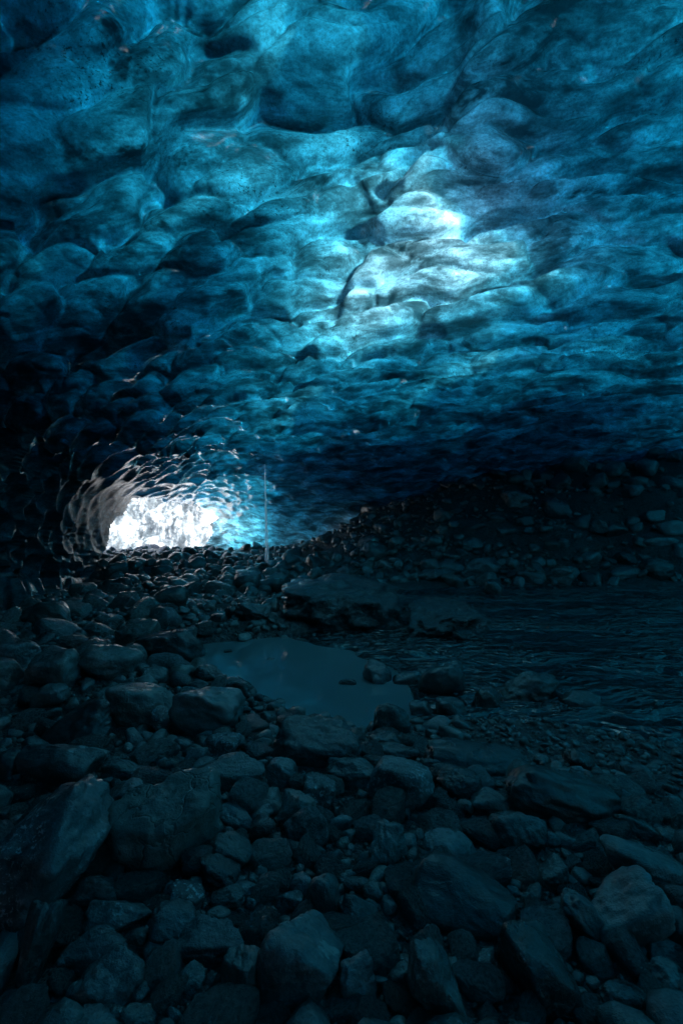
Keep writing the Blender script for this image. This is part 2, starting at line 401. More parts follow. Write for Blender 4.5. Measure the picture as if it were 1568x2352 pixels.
sd = np.where(left, dm, -dm); disp -= .13 * np.tanh(sd / .09) * np.exp(-dm / .40) * sstep(-60, 120, GY.ravel())
dg_ = disp.reshape(ny, nx)
for _ in range(5):
    dg_[1:-1, 1:-1] = .5 * dg_[1:-1, 1:-1] + .125 * (dg_[:-2, 1:-1] + dg_[2:, 1:-1] + dg_[1:-1, :-2] + dg_[1:-1, 2:])
    if _ == 1: keep2 = dg_.copy()
fw = sstep(5, 8, B[..., 1]); dg_ = dg_ * (1 - fw) + keep2 * fw
mw = np.exp(-((GX - 590) / 170) ** 2 - ((GY - 1215) / 55) ** 2)
fl = .05 * fbm(np.stack([Bf[:, 0] * .9, Bf[:, 1] * .9, Bf[:, 2] * 5.5 + .6 * Bf[:, 0]], 1), 4).reshape(ny, nx)
dg_ = dg_ * (1 - .9 * mw) + fl * mw
dg_ = dg_ * (1 - .82 * np.exp(-((GX - 250) / 150) ** 2 - ((GY - 1170) / 110) ** 2))
disp = dg_.ravel()
P = Bf + Nf * disp[:, None]
P = P.reshape(ny, nx, 3)
T = thickness(GX, GY)
_hx, _hy = GX, GY
dh = np.full(GX.shape, 1e9)
for poly in (HOLE, GLOW_THIN):
    pp_ = np.array(poly + poly[:1], float); dd, _ = polydist(GX.ravel(), GY.ravel(), pp_); dd = dd.reshape(GX.shape)
    cxp = pp_[:, 0].mean(); dh = np.minimum(dh, np.where(inpoly(GX, GY, poly), 0, dd * np.where(GX < cxp, 4.0, 2.2)))
T = T * np.exp(.45 * fbm(B.reshape(-1, 3) * .55 + 40, 3)).reshape(T.shape)
T = .12 + (T - .12) * sstep(0, 130, dh)
def box(A, k):
    for ax in (0, 1):
        pad = [(0, 0), (0, 0)]; pad[ax] = (k + 1, k)
        c = np.cumsum(np.pad(A, pad, mode='edge'), axis=ax)
        A = (np.take(c, np.arange(2 * k + 1, c.shape[ax]), axis=ax) - np.take(c, np.arange(0, c.shape[ax] - 2 * k - 1), axis=ax)) / (2 * k + 1)
    return A
T = box(T * (1 + .28 * sstep(.5, 1.3, T)), 7)
OUT = B + Nn * (np.maximum(T * .9 - .02, .13) + .04 + box(box(disp.reshape(ny, nx), 9), 9))[..., None]

def extend(A, out):
    s_list = (.5, 1.5, 3.5, 6.5, 9.0)
    top = [A[:1] - np.array([0, s, 0]) for s in s_list[::-1]]
    last = A[:1].copy(); last[..., 1] -= 9.2 + out * 3; last[..., 2] = -2
    A = np.concatenate([last] + top + [A], 0)
    def side(c):
        cols = [c - np.array([0, s, 0]) for s in s_list]
        e = c.copy(); e[..., 1] -= 9.3 + out * 3; e[..., 0] = 0
        return cols + [e]
    L = side(A[:, :1])[::-1]; R = side(A[:, -1:])
    return np.concatenate(L + [A] + R, 1)
P2 = extend(P, 0); O2 = extend(OUT, 1)
my, mx_ = P2.shape[:2]
I = np.arange(my * mx_).reshape(my, mx_)
quads = np.stack([I[:-1, :-1], I[:-1, 1:], I[1:, 1:], I[1:, :-1]], -1)
gx = .25 * (GX[:-1, :-1] + GX[1:, :-1] + GX[:-1, 1:] + GX[1:, 1:]); gy = .25 * (GY[:-1, :-1] + GY[1:, :-1] + GY[:-1, 1:] + GY[1:, 1:])
jit = 7 * fbm(np.stack([gx.ravel() / 40, gy.ravel() / 40, 0 * gx.ravel() + .5], 1), 3).reshape(gx.shape)
hole = inpoly(gx + jit, gy + jit * .7, HOLE) 
keep = np.ones(quads.shape[:2], bool)
r0 = 6; c0 = 6
keep[r0:r0 + ny - 1, c0:c0 + nx - 1] = ~hole
qi = quads[keep]
# orientation: inner faces look into the cave
v = P2.reshape(-1, 3)
def fnorm(V, f): return np.cross(V[f[:, 2]] - V[f[:, 0]], V[f[:, 3]] - V[f[:, 1]])
mid = len(qi) // 2
fn = fnorm(v, qi); cc = v[qi].mean(1)
if ((fn * (ctr - cc)).sum(1)).mean() < 0: qi = qi[:, ::-1]
qo = qi[:, ::-1] + my * mx_
e = np.concatenate([qi[:, [0, 1]], qi[:, [1, 2]], qi[:, [2, 3]], qi[:, [3, 0]]])
key = np.sort(e, 1); kk = key[:, 0].astype(np.int64) * (my * mx_) + key[:, 1]
u, inv, cnt = np.unique(kk, return_inverse=True, return_counts=True)
be = e[cnt[inv] == 1]
qb = np.stack([be[:, 1], be[:, 0], be[:, 0] + my * mx_, be[:, 1] + my * mx_], 1)
V = np.concatenate([v, O2.reshape(-1, 3)])
FF = np.concatenate([qi, qb, qo]); mi = np.concatenate([np.zeros(len(qi) + len(qb), int), np.ones(len(qo), int)])
used = np.unique(FF); remap = np.full(len(V), -1); remap[used] = np.arange(len(used))
me = mesh_from('ice_cave', V[used], remap[FF], (M['ice'],), True)
att = me.attributes.new('clear_outer', 'FLOAT', 'FACE'); att.data.foreach_set('value', mi.astype(np.float32))
sl_ = np.clip(1.25 * np.exp(-((GX - 190) / 150) ** 2 - ((GY - 1180) / 130) ** 2), 0, 1)  # mask that weakens and blurs reflections on the wall left of the mouth
sfull = np.zeros((my, mx_)); sfull[r0:r0 + ny, c0:c0 + nx] = sl_
sv = np.concatenate([sfull.ravel(), np.zeros(my * mx_)])[used]
a2 = me.attributes.new('mouth_dull', 'FLOAT', 'POINT'); a2.data.foreach_set('value', sv.astype(np.float32))
ice = tag(obj('ice_cave', me), 'blue scalloped glacier ice forming the roof and walls of the cave', None, None, 'structure')

# ================================================================== GROUND
WL = -.22
GA = [ # x, y, depth as seen
 (-300,2352,1.47),(784,2352,1.48),(1900,2352,1.48),(0,2000,2.09),(784,2000,2.1),(1568,2000,2.15),(0,1800,2.75),(400,1800,2.78),(784,1800,2.85),(1200,1850,2.65),
 (100,1700,3.35),(450,1700,3.4),(1150,1760,3.15),(1480,1740,3.42),(1800,1740,3.5),(1300,1700,3.65),(1050,1680,3.75),(1568,1800,3.05),
 (780,1690,3.75),(900,1660,3.98),(640,1650,4.05),(560,1620,4.3),
 (100,1550,4.45),(300,1550,4.45),(480,1560,4.55),(100,1480,5.4),(300,1480,5.5),(200,1400,7.6),(400,1400,7.6),(60,1400,7.8),(520,1420,7.2),(600,1380,8.6),
 (400,1330,11),(300,1300,13.6),(550,1320,12.2),(350,1272,16.5),(250,1272,16.4),(650,1300,14.4),(720,1296,15),(600,1285,17),(300,1262,19.5),
 (790,1252,14.6),(830,1232,15),(900,1192,15.6),(960,1152,16),(1050,1118,16),(1100,1100,16),(1150,1085,16),(1350,1065,15.6),(1568,1045,15),(2100,1000,15),
 (900,1260,13.8),(1000,1250,13.6),(1050,1185,14.6),(1300,1200,13.6),(1300,1130,14.6),(1500,1220,13.1),(1500,1120,14.2),(1700,1250,13),(2100,1200,13),(860,1300,12.8),(1150,1290,12.7),(1400,1290,12.6),
 (900,1335,11.8),(1150,1338,11.9),(1350,1342,11.9),(1568,1338,11.9),(2100,1338,11.9),(760,1335,11.6),
 (1400,1100,22),(1000,1150,22),(1800,1000,22),
]
BED = -.5
ga = []
for x, y, d in GA: ga.append(at(x, y, d))
for x, y in [(560,1500),(650,1500),(780,1520),(700,1560),(800,1600),(850,1640),(620,1580),(900,1560),(1000,1500),(1200,1450),(1400,1400),(1500,1380),(850,1385),(960,1375),(1080,1370),(1200,1365),(1320,1360),(1440,1358),(1568,1356),(1750,1352),(1500,1500),(1350,1560),(1500,1640),(1200,1540),(1100,1480),(1060,1575),(1900,1400),(1900,1600),(2200,1500)]:
    d = (CAMZ - BED) * F / (y - CY); ga.append(at(x, y, (CAMZ - WL) * F / (y - CY)) * np.array([1, 1, 0]) + np.array([0, 0, BED]))
for x, y in [(215,1335),(180,1345),(235,1350),(120,1345)]:
    ga.append(at(x, y, (CAMZ - WL) * F / (y - CY)) * np.array([1, 1, 0]) + np.array([0, 0, WL - .12]))
ga += [np.array(q) for q in [(-5, 0, .1), (0, -1, 0), (5, 0, 0), (-5, -8, .2), (5, -8, .2), (0, -8, 0), (-7, 3, .2), (-7, 6, .1), (9, 4, -.3), (12, 8, 0), (-9, 21, -.6), (-3, 23, -.9), (-8, 30, -1.3), (2, 30, -1.3), (-30, 40, -1), (20, 45, -1), (-40, 0, 1), (30, -20, 1), (0, 28, -1.2)]]
ga = np.array(ga)
def lg(P):                                               # log-polar-ish plane so near ground keeps its detail
    X, Y = P[..., 0], P[..., 1]; r = np.hypot(X, Y) + 1.2
    return np.stack([X / r, Y / r, np.log(r) * 1.6], -1)
_gq = lg(ga)
def ground(X, Y, detail=True):
    q = np.stack([np.ravel(X), np.ravel(Y)], 1); qq = lg(q); out = np.empty(len(q))
    for k in range(0, len(q), 30000):
        r2 = ((qq[k:k + 30000, None] - _gq[None]) ** 2).sum(-1) + .0012
        w = r2 ** -2.0
        out[k:k + 30000] = (w * ga[None, :, 2]).sum(1) / w.sum(1)
    if detail:
        p3 = np.concatenate([q, 0 * q[:, :1]], 1)
        out = out + .05 * fbm(p3 * .8, 3) + .02 * fbm(p3 * 3.3, 3)
    return out.reshape(np.shape(X))
ang = np.concatenate([np.linspace(-180, -42, 30, endpoint=False), np.linspace(-42, 42, 420), np.linspace(42, 180, 30)[1:]]) * math.pi / 180
rad = np.concatenate([[.02, .5], np.exp(np.linspace(math.log(1.0), math.log(26), 420)), [28, 30]])
A_, R_ = np.meshgrid(ang, rad)
X_ = R_ * np.sin(A_); Y_ = R_ * np.cos(A_)
Z_ = ground(X_, Y_)
pp = np.stack([X_.ravel(), Y_.ravel(), 0 * X_.ravel()], 1)
Z_ += (.012 * fbm(pp * 14, 3)).reshape(Z_.shape)
gV = np.stack([X_, Y_, Z_], -1).reshape(-1, 3)
I = np.arange(gV.shape[0]).reshape(X_.shape)
gF = np.stack([I[:-1, :-1], I[1:, :-1], I[1:, 1:], I[:-1, 1:]], -1).reshape(-1, 4)
g = obj('ground', mesh_from('ground', gV, gF, (M['ground'],)))
tag(g, kind='structure')
def ground_at(x, y): return float(ground(np.array([x]), np.array([y]))[0])
def hit_ground(x, y, dmin=1.0, dmax=24):
    d = np.exp(np.linspace(math.log(dmin), math.log(dmax), 500))
    X = (x - CX) / F * d; Z = CAMZ - (y - CY) / F * d
    G = np.maximum(ground(X, d), WL - .04)
    m = np.nonzero(Z < G)[0]
    return float(d[m[0]]) if len(m) else None

# ---------------- water
POOL = [(400,1440),(640,1462),(760,1478),(820,1492),(890,1540),(955,1590),(970,1620),(960,1650),(920,1690),(700,1700),(540,1680),(440,1600),(420,1500)]
def sheet(name, poly, z, step, mat, amp=0.0, sink=False):
    """flat water surface over the outline seen in the picture, laid out on the ground plane"""
    w = [at(x, y, (CAMZ - z) * F / (y - CY))[:2] for x, y in poly]
    a = np.array(w); x0, y0 = a.min(0) - .1; x1, y1 = a.max(0) + .1
    gx_, gy_ = np.meshgrid(np.arange(x0, x1, step), np.arange(y0, y1, step))
    Zz = np.full(gx_.shape, z)
    if amp:
        p = np.stack([gx_.ravel(), gy_.ravel(), 0 * gx_.ravel()], 1)
        q = p * np.array([1.8, 4.0, 1]); q[:, 0] += .8 * fbm(p * .7, 2); q[:, 1] += .8 * fbm(p * .8 + 9, 2)
        Zz = Zz + (amp * fbm(q, 2)).reshape(gx_.shape) + (amp * .3 * (1 - 2 * np.abs(fbm(q * 2.3 + 4, 2)))).reshape(gx_.shape)
    if sink:
        pw_ = np.array([at(px, py, (CAMZ - z) * F / (py - CY))[:2] for px, py in POOL + POOL[:1]])
        dd, _ = polydist(gx_.ravel(), gy_.ravel(), pw_); dd = np.where(inpoly(gx_.ravel(), gy_.ravel(), pw_[:-1]), -dd, dd)
        dd = dd + .12 * fbm(np.stack([gx_.ravel() * 2, gy_.ravel() * 2, 0 * gx_.ravel()], 1), 2)
        k_ = sstep(-.25, .45, dd).reshape(gx_.shape)
        Zz = z + (Zz - z) * k_ - .04 * (1 - sstep(-.25, .1, dd)).reshape(gx_.shape)
    V = np.stack([gx_, gy_, Zz], -1).reshape(-1, 3)
    I = np.arange(len(V)).reshape(gx_.shape)
    q = np.stack([I[:-1, :-1], I[:-1, 1:], I[1:, 1:], I[1:, :-1]], -1).reshape(-1, 4)
    c = V[q].mean(1)
    q = q[inpoly(c[:, 0], c[:, 1], w)]
    u = np.unique(q); rm = np.full(len(V), -1); rm[u] = np.arange(len(u))
    return obj(name, mesh_from(name, V[u], rm[q], (mat,)))
pool = sheet('pool', [(400,1420),(640,1440),(800,1450),(1000,1490),(1100,1560),(1080,1620),(980,1660),(930,1700),(700,1710),(540,1690),(440,1600),(400,1500)], WL, .05, M['pool'])
tag(pool, 'still teal pool of meltwater reflecting the ice between the boulders', kind='structure')
stream = sheet('stream', [(640,1400),(760,1370),(900,1345),(1100,1335),(1300,1330),(2600,1310),(2600,1800),(1568,1800),(1480,1740),(1380,1700),(1150,1680),(960,1650),(940,1600),(940,1560),(900,1530),(800,1500),(700,1490),(600,1480)], WL + .012, .03, M['stream'], .022, True)
tag(stream, 'rippled dark stream running past the foot of the stony bank', kind='structure')
brook = sheet('brook', [(-60,1330),(60,1318),(150,1312),(235,1318),(300,1345),(260,1372),(120,1385),(-60,1400)], WL + .01, .04, M['stream'], .012)
tag(brook, 'small glinting brook running along the foot of the left ice wall', kind='structure')

# ================================================================== ROCKS
def icosphere(sub):
    import bmesh
    bm = bmesh.new(); bmesh.ops.create_icosphere(bm, subdivisions=sub, radius=1)
    V = np.array([v.co[:] for v in bm.verts]); Fc = np.array([[v.index for v in f.verts] for f in bm.faces]); bm.free()
    return V, Fc
ICO = {k: icosphere(k) for k in (2, 3, 4, 5)}
def rock_shape(seed, sub=4, facets=9, round_=.10, rough=.05, box=.35):
    r = np.random.RandomState(seed); V, Fc = ICO[sub]
    V = V.copy()
    # facets: soft intersection of random half-spaces with the sphere
    n = r.normal(size=(facets, 3)); n /= np.linalg.norm(n, axis=1)[:, None]
    d = r.uniform(.58, .95, facets)
    ax = np.concatenate([np.eye(3), -np.eye(3)]); n = np.concatenate([n, ax]); d = np.concatenate([d, r.uniform(.86 - box * .3, 1.0, 6)])
    dots = V @ n.T
    lim = np.where(dots > .05, d[None] / np.maximum(dots, .05), 50.)
    lim = np.concatenate([lim, np.full((len(V), 1), 1.08)], 1)
    k = 1 / round_
    rr = -np.log(np.exp(-k * lim).sum(1)) / k
    o = r.uniform(0, 50, 3)
    nv = V * rr[:, None]
    m = 1 + .10 * fbm(nv * 1.1 + o, 2) + rough * fbm(nv * 2.8 + o, 4) - rough * .9 * np.clip(1 - 3 * np.abs(fbm(nv * 1.7 + o + 9, 3)), 0, 1)
    nv = nv * m[:, None]
    # fill the unit box
    lo, hi = nv.min(0), nv.max(0)
    return (nv - (lo + hi) / 2) / ((hi - lo) / 2), Fc
KINDS = {'round': dict(facets=6, round_=.15, rough=.035, box=.1), 'block': dict(facets=12, round_=.035, rough=.07, box=.8),
         'facet': dict(facets=11, round_=.05, rough=.065, box=.4), 'cobble': dict(facets=9, round_=.09, rough=.05, box=.2)}

# x, y, half width, half height, tilt (deg, + = right side down), shape, material, name, label
R = [
(392,1376,40,30,0,'round','dry','large rounded boulder standing alone among small stones left of the wet ice hump'),
(125,1412,48,32,0,'round','dry','broad dark rounded boulder near the left ice wall behind the front stones'),
(392,1490,76,48,0,'block','dry','flat-topped angular boulder with a shiny top edge at the left end of the pool'),
(125,1537,60,50,0,'cobble','patch','grey boulder dotted with pale lichen specks at the left edge'),
(245,1528,78,42,8,'cobble','dry','wide smooth boulder right of the lichen-dotted one'),
(30,1508,50,34,0,'cobble','dry','dark rounded boulder at the left frame edge behind the lichen-dotted one'),
(2,1552,36,40,0,'cobble','dry','half-seen boulder cut by the left frame edge below the lichen-dotted one'),
(115,1604,42,31,0,'round','dry','smooth egg-shaped boulder below the lichen-dotted one'),
(186,1662,76,60,-20,'facet','smooth','dark peaked boulder with smooth sides at middle left'),
(325,1625,76,56,5,'cobble','dry','big humped boulder with a sheen on its crown, centre left'),
(376,1656,26,38,10,'facet','speck','narrow speckled rock leaning on the big humped boulder'),
(480,1634,78,56,12,'facet','smooth','large dark wedge-shaped boulder at the lower left of the pool'),
(552,1582,40,28,5,'block','wet','blunt dark rock jutting into the left side of the pool'),
(450,1574,34,15,0,'facet','wet','flat shiny-topped stone behind the dark wedge-shaped boulder'),
(417,1546,30,19,5,'cobble','dry','small dark stone below the flat-topped angular boulder'),
(482,1547,36,20,8,'cobble','dry','grey stone at the pool margin right of the flat-topped boulder'),
(350,1553,35,20,0,'cobble','speck','knobbly stone with a lit top edge below the flat-topped boulder'),
(725,1706,104,52,0,'facet','wet','large wet dark boulder with glittering top in front of the pool'),
(525,1499,10,9,0,'facet','wet','small dark stone standing in the upper left of the pool'),
(622,1518,10,8,0,'facet','wet','tiny peaked stone poking out of the middle of the pool'),
(661,1516,11,4,0,'round','wet','thin flat stone barely above the pool surface'),
(566,1338,31,24,0,'round','dry','dark dome-shaped boulder on the ridge left of the wet hump'),
(582,1406,43,25,10,'block','wet','angular rock with a bright wet left edge beside the hump'),
(622,1318,22,15,0,'round','dry','dark round stone under the falling thread of water'),
(512,1714,43,29,0,'cobble','speck','speckled round rock below the dark wedge-shaped boulder'),
(452,1742,26,24,0,'facet','speck','small rough speckled stone left of the speckled round rock'),
(532,1780,80,39,-6,'facet','dry','long pale grey-green boulder above the cracked pale one'),
(648,1777,38,30,10,'facet','dry','smooth triangular stone next to the long grey-green boulder'),
(12,1758,38,34,0,'round','smooth','smooth domed boulder cut by the left frame edge at mid height'),
(130,1763,102,50,5,'cobble','patch','very wide mottled boulder behind the glittering slab'),
(287,1769,48,26,0,'cobble','dry','low grey stone right of the very wide mottled boulder'),
(92,1965,150,160,-38,'block','speck','huge slab with glittering frost specks leaning in the left foreground'),
(375,1905,124,108,-12,'facet','pale','big pale boulder veined with cracks in the left foreground'),
(292,1833,58,38,-20,'block','dry','rough slab tucked behind the cracked pale boulder'),
(315,1794,24,20,0,'cobble','speck','small pale stone perched above the rough slab'),
(540,1880,44,30,20,'cobble','dry','greenish oval stone right of the cracked pale boulder'),
(528,1960,52,38,0,'cobble','dry','round brown stone below the greenish oval stone'),
(683,1862,44,46,0,'facet','dry','dark faceted boulder in the centre below the wet glittering one'),
(607,1912,33,34,0,'facet','speck','pitted stone between the greenish oval and dark faceted rocks'),
(733,1828,39,40,0,'block','speck','rough blocky stone with crystalline face in the centre'),
(503,2003,48,40,30,'facet','dry','sharp-edged stone with a pale ridge at the foot of the cracked boulder'),
(420,2068,48,31,15,'cobble','speck','humped stone with lit top below the cracked pale boulder'),
(268,2112,80,36,8,'facet','speck','long blue-grey stone below the shadow of the cracked boulder'),
(98,2172,46,118,42,'block','wet','long narrow angular rock running down the lower left corner'),
(225,2182,76,40,-8,'facet','dry','grey rock lying under the long blue-grey stone'),
(255,2252,80,58,-10,'facet','dry','greenish slab with a dark hollow at the lower left'),
(405,2128,62,48,30,'facet','dry','smooth wedge of rock below the humped stone'),
(485,2172,86,38,4,'block','dry','long bar-shaped rock with pale specks in the lower centre left'),
(320,2155,22,18,0,'facet','dry','small stone in the gap above the greenish slab'),
(692,2210,98,96,0,'facet','patch','large boulder with lit rough shoulder at the bottom centre'),
(666,2073,35,25,0,'facet','speck','knobbly white-flecked stone above the large bottom-centre boulder'),
(742,2056,39,48,0,'round','smooth','upright oval stone above the large bottom-centre boulder'),
(440,2254,33,31,0,'block','dry','squarish stone with a dark dimple left of the bottom-centre boulder'),
(45,2294,35,25,0,'round','dry','round stone near the bottom left corner'),
(252,2316,32,22,0,'round','dry','small round stone at the bottom edge below the greenish slab'),
(322,2337,50,22,0,'facet','dry','pointed stone on the bottom edge left of centre'),
(555,2243,46,48,0,'facet','smooth','black stone in the gap left of the bottom-centre boulder'),
(520,2063,46,23,0,'cobble','dry','flat oval stone right of the humped stone'),
(502,2106,30,20,0,'round','dry','small smooth stone under the flat oval stone'),
(150,2338,42,20,0,'cobble','dry','low stone on the bottom edge at the left'),
(866,1550,34,34,10,'facet','wet','wet pointed rock standing in the right part of the pool'),
(797,1571,21,13,0,'cobble','wet','small dark stone in the pool left of the wet pointed rock'),
(935,1563,35,20,5,'cobble','wet','low wet stone between the pointed rock and the dome boulder'),
(1010,1562,54,46,-8,'round','smooth','tall dome-shaped boulder at the right end of the pool'),
(899,1650,42,38,0,'round','wet','round black boulder at the lower right tip of the pool'),
(1034,1631,34,28,5,'block','wet','block with a glistening striped left face below the dome boulder'),
(1120,1611,29,32,0,'facet','wet','upright glistening rock between the dome and the broad stream boulder'),
(1210,1583,72,40,3,'facet','dry','broad boulder with a pale left face at the stream edge'),
(1332,1613,47,26,0,'cobble','dry','flat dark boulder in the stream right of the broad one'),
(966,1634,27,22,0,'facet','wet','small rock with a lit left side below the dome boulder'),
(890,1712,42,28,0,'block','wet','rough stone with glinting edge below the round black boulder'),
(905,1734,56,23,3,'block','wet','low dark ledge stone under the rough glinting stone'),
(1090,1748,126,38,14,'cobble','smooth','long smooth slab sloping down to the right in the middle'),
(800,1776,60,30,0,'block','dry','flat dark stone below the wet glittering boulder'),
(915,1802,78,56,0,'cobble','speck','large mottled boulder centre right with a wet crown'),
(998,1757,36,22,0,'cobble','wet','wet cobble between the mottled boulder and the long smooth slab'),
(1055,1806,52,37,8,'round','wet','dark egg-shaped boulder with a glinting left tip'),
(1295,1815,138,58,24,'facet','smooth','largest long boulder sloping down right beside the wet gravel'),
(1130,1853,56,33,-8,'facet','dry','angular blue-grey stone under the egg-shaped boulder'),
(1190,1912,63,50,0,'facet','wet','pyramid-shaped dark boulder with a lit left edge'),
(1035,1962,63,43,15,'round','dry','rounded boulder behind the big smooth dark one'),
(1065,2066,122,72,26,'round','smooth','big smooth dark boulder at the lower centre right'),
(890,1945,42,50,0,'facet','dry','tall lumpy stone left of the rounded boulder'),
(1475,1993,86,62,22,'round','patch','domed boulder with pitted lit top at the right side'),
(1425,2096,80,88,-35,'facet','smooth','large leaning boulder with creased sides at the lower right'),
(1332,2106,50,66,-38,'facet','smooth','slanting slab left of the large leaning boulder'),
(1465,1904,52,29,15,'cobble','dry','flat grey stone behind the pitted domed boulder'),
(1264,2010,36,40,-20,'facet','dry','narrow dark stone under the pyramid-shaped boulder'),
(828,2110,47,50,15,'round','patch','round stone with a white spot in the lower centre'),
(1245,2228,92,100,10,'facet','wet','large wet boulder with bright glinting streak at the bottom right'),
(995,2250,62,105,14,'block','dry','tall tilted slab at the bottom right of centre'),
(822,2257,44,62,0,'facet','dry','rough upright stone at the bottom just right of centre'),
(915,2246,30,30,-20,'facet','dry','small pointed stone beside the tall tilted slab'),
(1115,2215,33,24,0,'cobble','speck','mottled stone in the dark gap left of the glinting boulder'),
(1566,1896,20,38,10,'round','pale','pale grey stone cut by the right frame edge beside the gravel'),
(1518,2250,40,34,0,'facet','dry','pitted stone near the bottom right corner'),
(1552,2130,36,36,0,'cobble','dry','stone at the right edge beside the large leaning boulder'),
(1528,2182,50,26,12,'facet','dry','low ridge-backed stone right of the glinting boulder'),
(1329,1746,34,26,10,'facet','wet','small peaked stone with a bright edge on the wet gravel'),
(1460,1776,27,18,0,'facet','wet','dark shiny stone in the shallow water near the right edge'),
(1435,2302,62,46,10,'facet','dry','broad stone on the bottom edge at the right'),
(1550,1054,22,20,0,'facet','dry','upright boulder on the skyline of the bank at the right edge'),
(1278,1170,33,28,0,'round','wet','darkest round boulder on the upper part of the right bank'),
(1184,1146,36,23,0,'facet','dry','pale angular boulder left of the darkest round one on the bank'),
(1184,1104,20,13,0,'round','dry','rounded boulder on the crest of the bank'),
(1540,1213,29,19,0,'cobble','pale','palest boulder on the right bank at the frame edge'),
(1510,1247,46,14,0,'round','dry','long flat stone just below the palest boulder'),
(1500,1188,29,18,0,'cobble','dry','grey rounded boulder above the palest one'),
(1412,1220,29,19,0,'cobble','dry','rounded speckled boulder in the middle of the right bank'),
(1504,1309,37,27,0,'cobble','dry','big scarred boulder at the foot of the bank by the stream'),
(1434,1317,35,16,0,'cobble','smooth','low dark boulder left of the big scarred one'),
(1110,1299,43,20,0,'round','dry','loaf-shaped boulder at the foot of the bank'),
(860,1266,31,25,0,'round','dry','dark boulder at the left toe of the bank'),
(1294,1323,38,24,0,'cobble','dry','lumpy boulder on the water line below the bank'),
(1133,1352,23,22,0,'facet','wet','glinting wet stone standing in the stream edge below the bank'),
(1085,1213,29,16,-15,'facet','dry','dark slanting stone on the left part of the bank'),
(1203,1197,23,15,0,'cobble','dry','light cobble below the pale angular boulder'),
(1267,1255,19,14,0,'round','pale','small bright round stone halfway down the bank'),
(1084,1248,27,15,0,'cobble','dry','grey stone below the dark slanting one'),
(1560,1267,20,23,0,'round','wet','brown boulder cut by the right frame edge below the long flat stone'),
(1215,1327,32,17,0,'facet','dry','angular stone left of the lumpy water-line boulder'),
(1330,1198,29,19,-15,'cobble','dry','smooth stone right of the darkest round boulder'),
(1452,1072,21,13,0,'cobble','dry','dark block on the crest of the bank at the right'),
(1374,1072,15,10,0,'round','dry','small round stone on the crest between two larger ones'),
(1160,1222,28,14,0,'facet','dry','squarish wet stone in the centre of the bank'),
]
HUMPS = [(782,1366,150,74,4,'round','hump'),(1015,1412,96,52,3,'block','ledge'),(892,1384,34,22,0,'cobble','hump')]
# light weights of the rock list: one object each
placed = []                                              # x, y, radius in plan for the scatter
def place(x, y, hw, hh, tilt, shape, mat, name, label, group, seed, sub=5):
    base_y = y + hh * .80
    d = hit_ground(x, base_y)
    if d is None: d = 15.5
    rx = hw * d / F; rz = hh * d / F
    ry = .75 * min(rx, rz) + .25 * max(rx, rz); ry = min(ry, .55)
    d2 = d + ry * .45
    rx *= d2 / d; rz *= d2 / d
    c = at(x, y, d2)
    V, Fc = rock_shape(seed, sub, **KINDS[shape])
    a = math.radians(tilt)
    # tilted ellipsoid-ish: keep the outline box
    ca, sa = abs(math.cos(a)), abs(math.sin(a))
    V = V * np.array([1, ry, 1])
    if tilt:
        # long axis along the tilt, then rescaled to the outline
        asp = .55
        L = np.array([[1, 0], [0, asp]]) if hw >= hh * .8 or abs(tilt) < 20 else np.array([[asp, 0], [0, 1]])
        q = V[:, [0, 2]] @ L
        Rm = np.array([[math.cos(a), -math.sin(a)], [math.sin(a), math.cos(a)]])
        q = q @ Rm if True else q
        V[:, 0], V[:, 2] = q[:, 0], q[:, 1]
        lo, hi = V.min(0), V.max(0)
        V[:, 0] = (V[:, 0] - (lo[0] + hi[0]) / 2) / ((hi[0] - lo[0]) / 2); V[:, 2] = (V[:, 2] - (lo[2] + hi[2]) / 2) / ((hi[2] - lo[2]) / 2)
    V[:, 0] *= rx; V[:, 2] *= rz
    o = obj(name, mesh_from(name, V, Fc, (M[mat],)))
    o.location = c
    tag(o, label, 'boulder', group)
    placed.append((c[0], c[1], max(rx, ry) * .9))
    return o
for k, (x, y, hw, hh, tl, sh, mt, lb) in enumerate(R):
    nm = 'boulder' if hw * hh > 1400 else 'stone'
    o = place(x, y, hw, hh, tl, sh, mt, nm, lb, None, 100 + k, 5 if hw > 35 else 4)
    if nm == 'stone': o['category'] = 'stone'
# wet hump and ledge, water running over them
def hump_material():
    t = NT('water_polished_slab')
    p = t.pos()
    h = t.noise(t.mapping(p, (6, 11, 8)), 1.0, 5, .65, .7)
    nb = t.bump(h, 1.0, .09)
    return t.surf(t.n('ShaderNodeBsdfPrincipled', {'Base Color': (.07, .078, .08, 1), 'Roughness': .2, 'Coat Weight': 1.0, 'Coat Roughness': .08, 'Coat IOR': 1.8, 'Normal': nb, 'Coat Normal': nb}).outputs[0])
M['hump'] = hump_material()
for k, (x, y, hw, hh, tl, sh, kd_) in enumerate(HUMPS):
    d = (CAMZ - WL) * F / (y + hh * .75 - CY)
    rx = hw * d / F; rz = hh * d / F * .95; ry = [1.5, .8, .4][k]
    V, Fc = rock_shape(900 + k, 5, facets=[3, 9, 5][k], round_=[.25, .08, .15][k], rough=[.13, .16, .08][k], box=.3)
    V = V * np.array([rx, ry, rz])
    o = obj('wet_slab', mesh_from('wet_slab', V, Fc, (M['hump'],)))
    c = at(x, y + hh * .3, d + ry * .35); o.location = c
    tag(o, ['broad glistening hump of wet rock behind the pool', 'dark blocky ledge with glinting front in the stream', 'small wet knob between the hump and the dark ledge'][k], 'rock slab')
    placed.append((c[0], c[1], rx * .8))

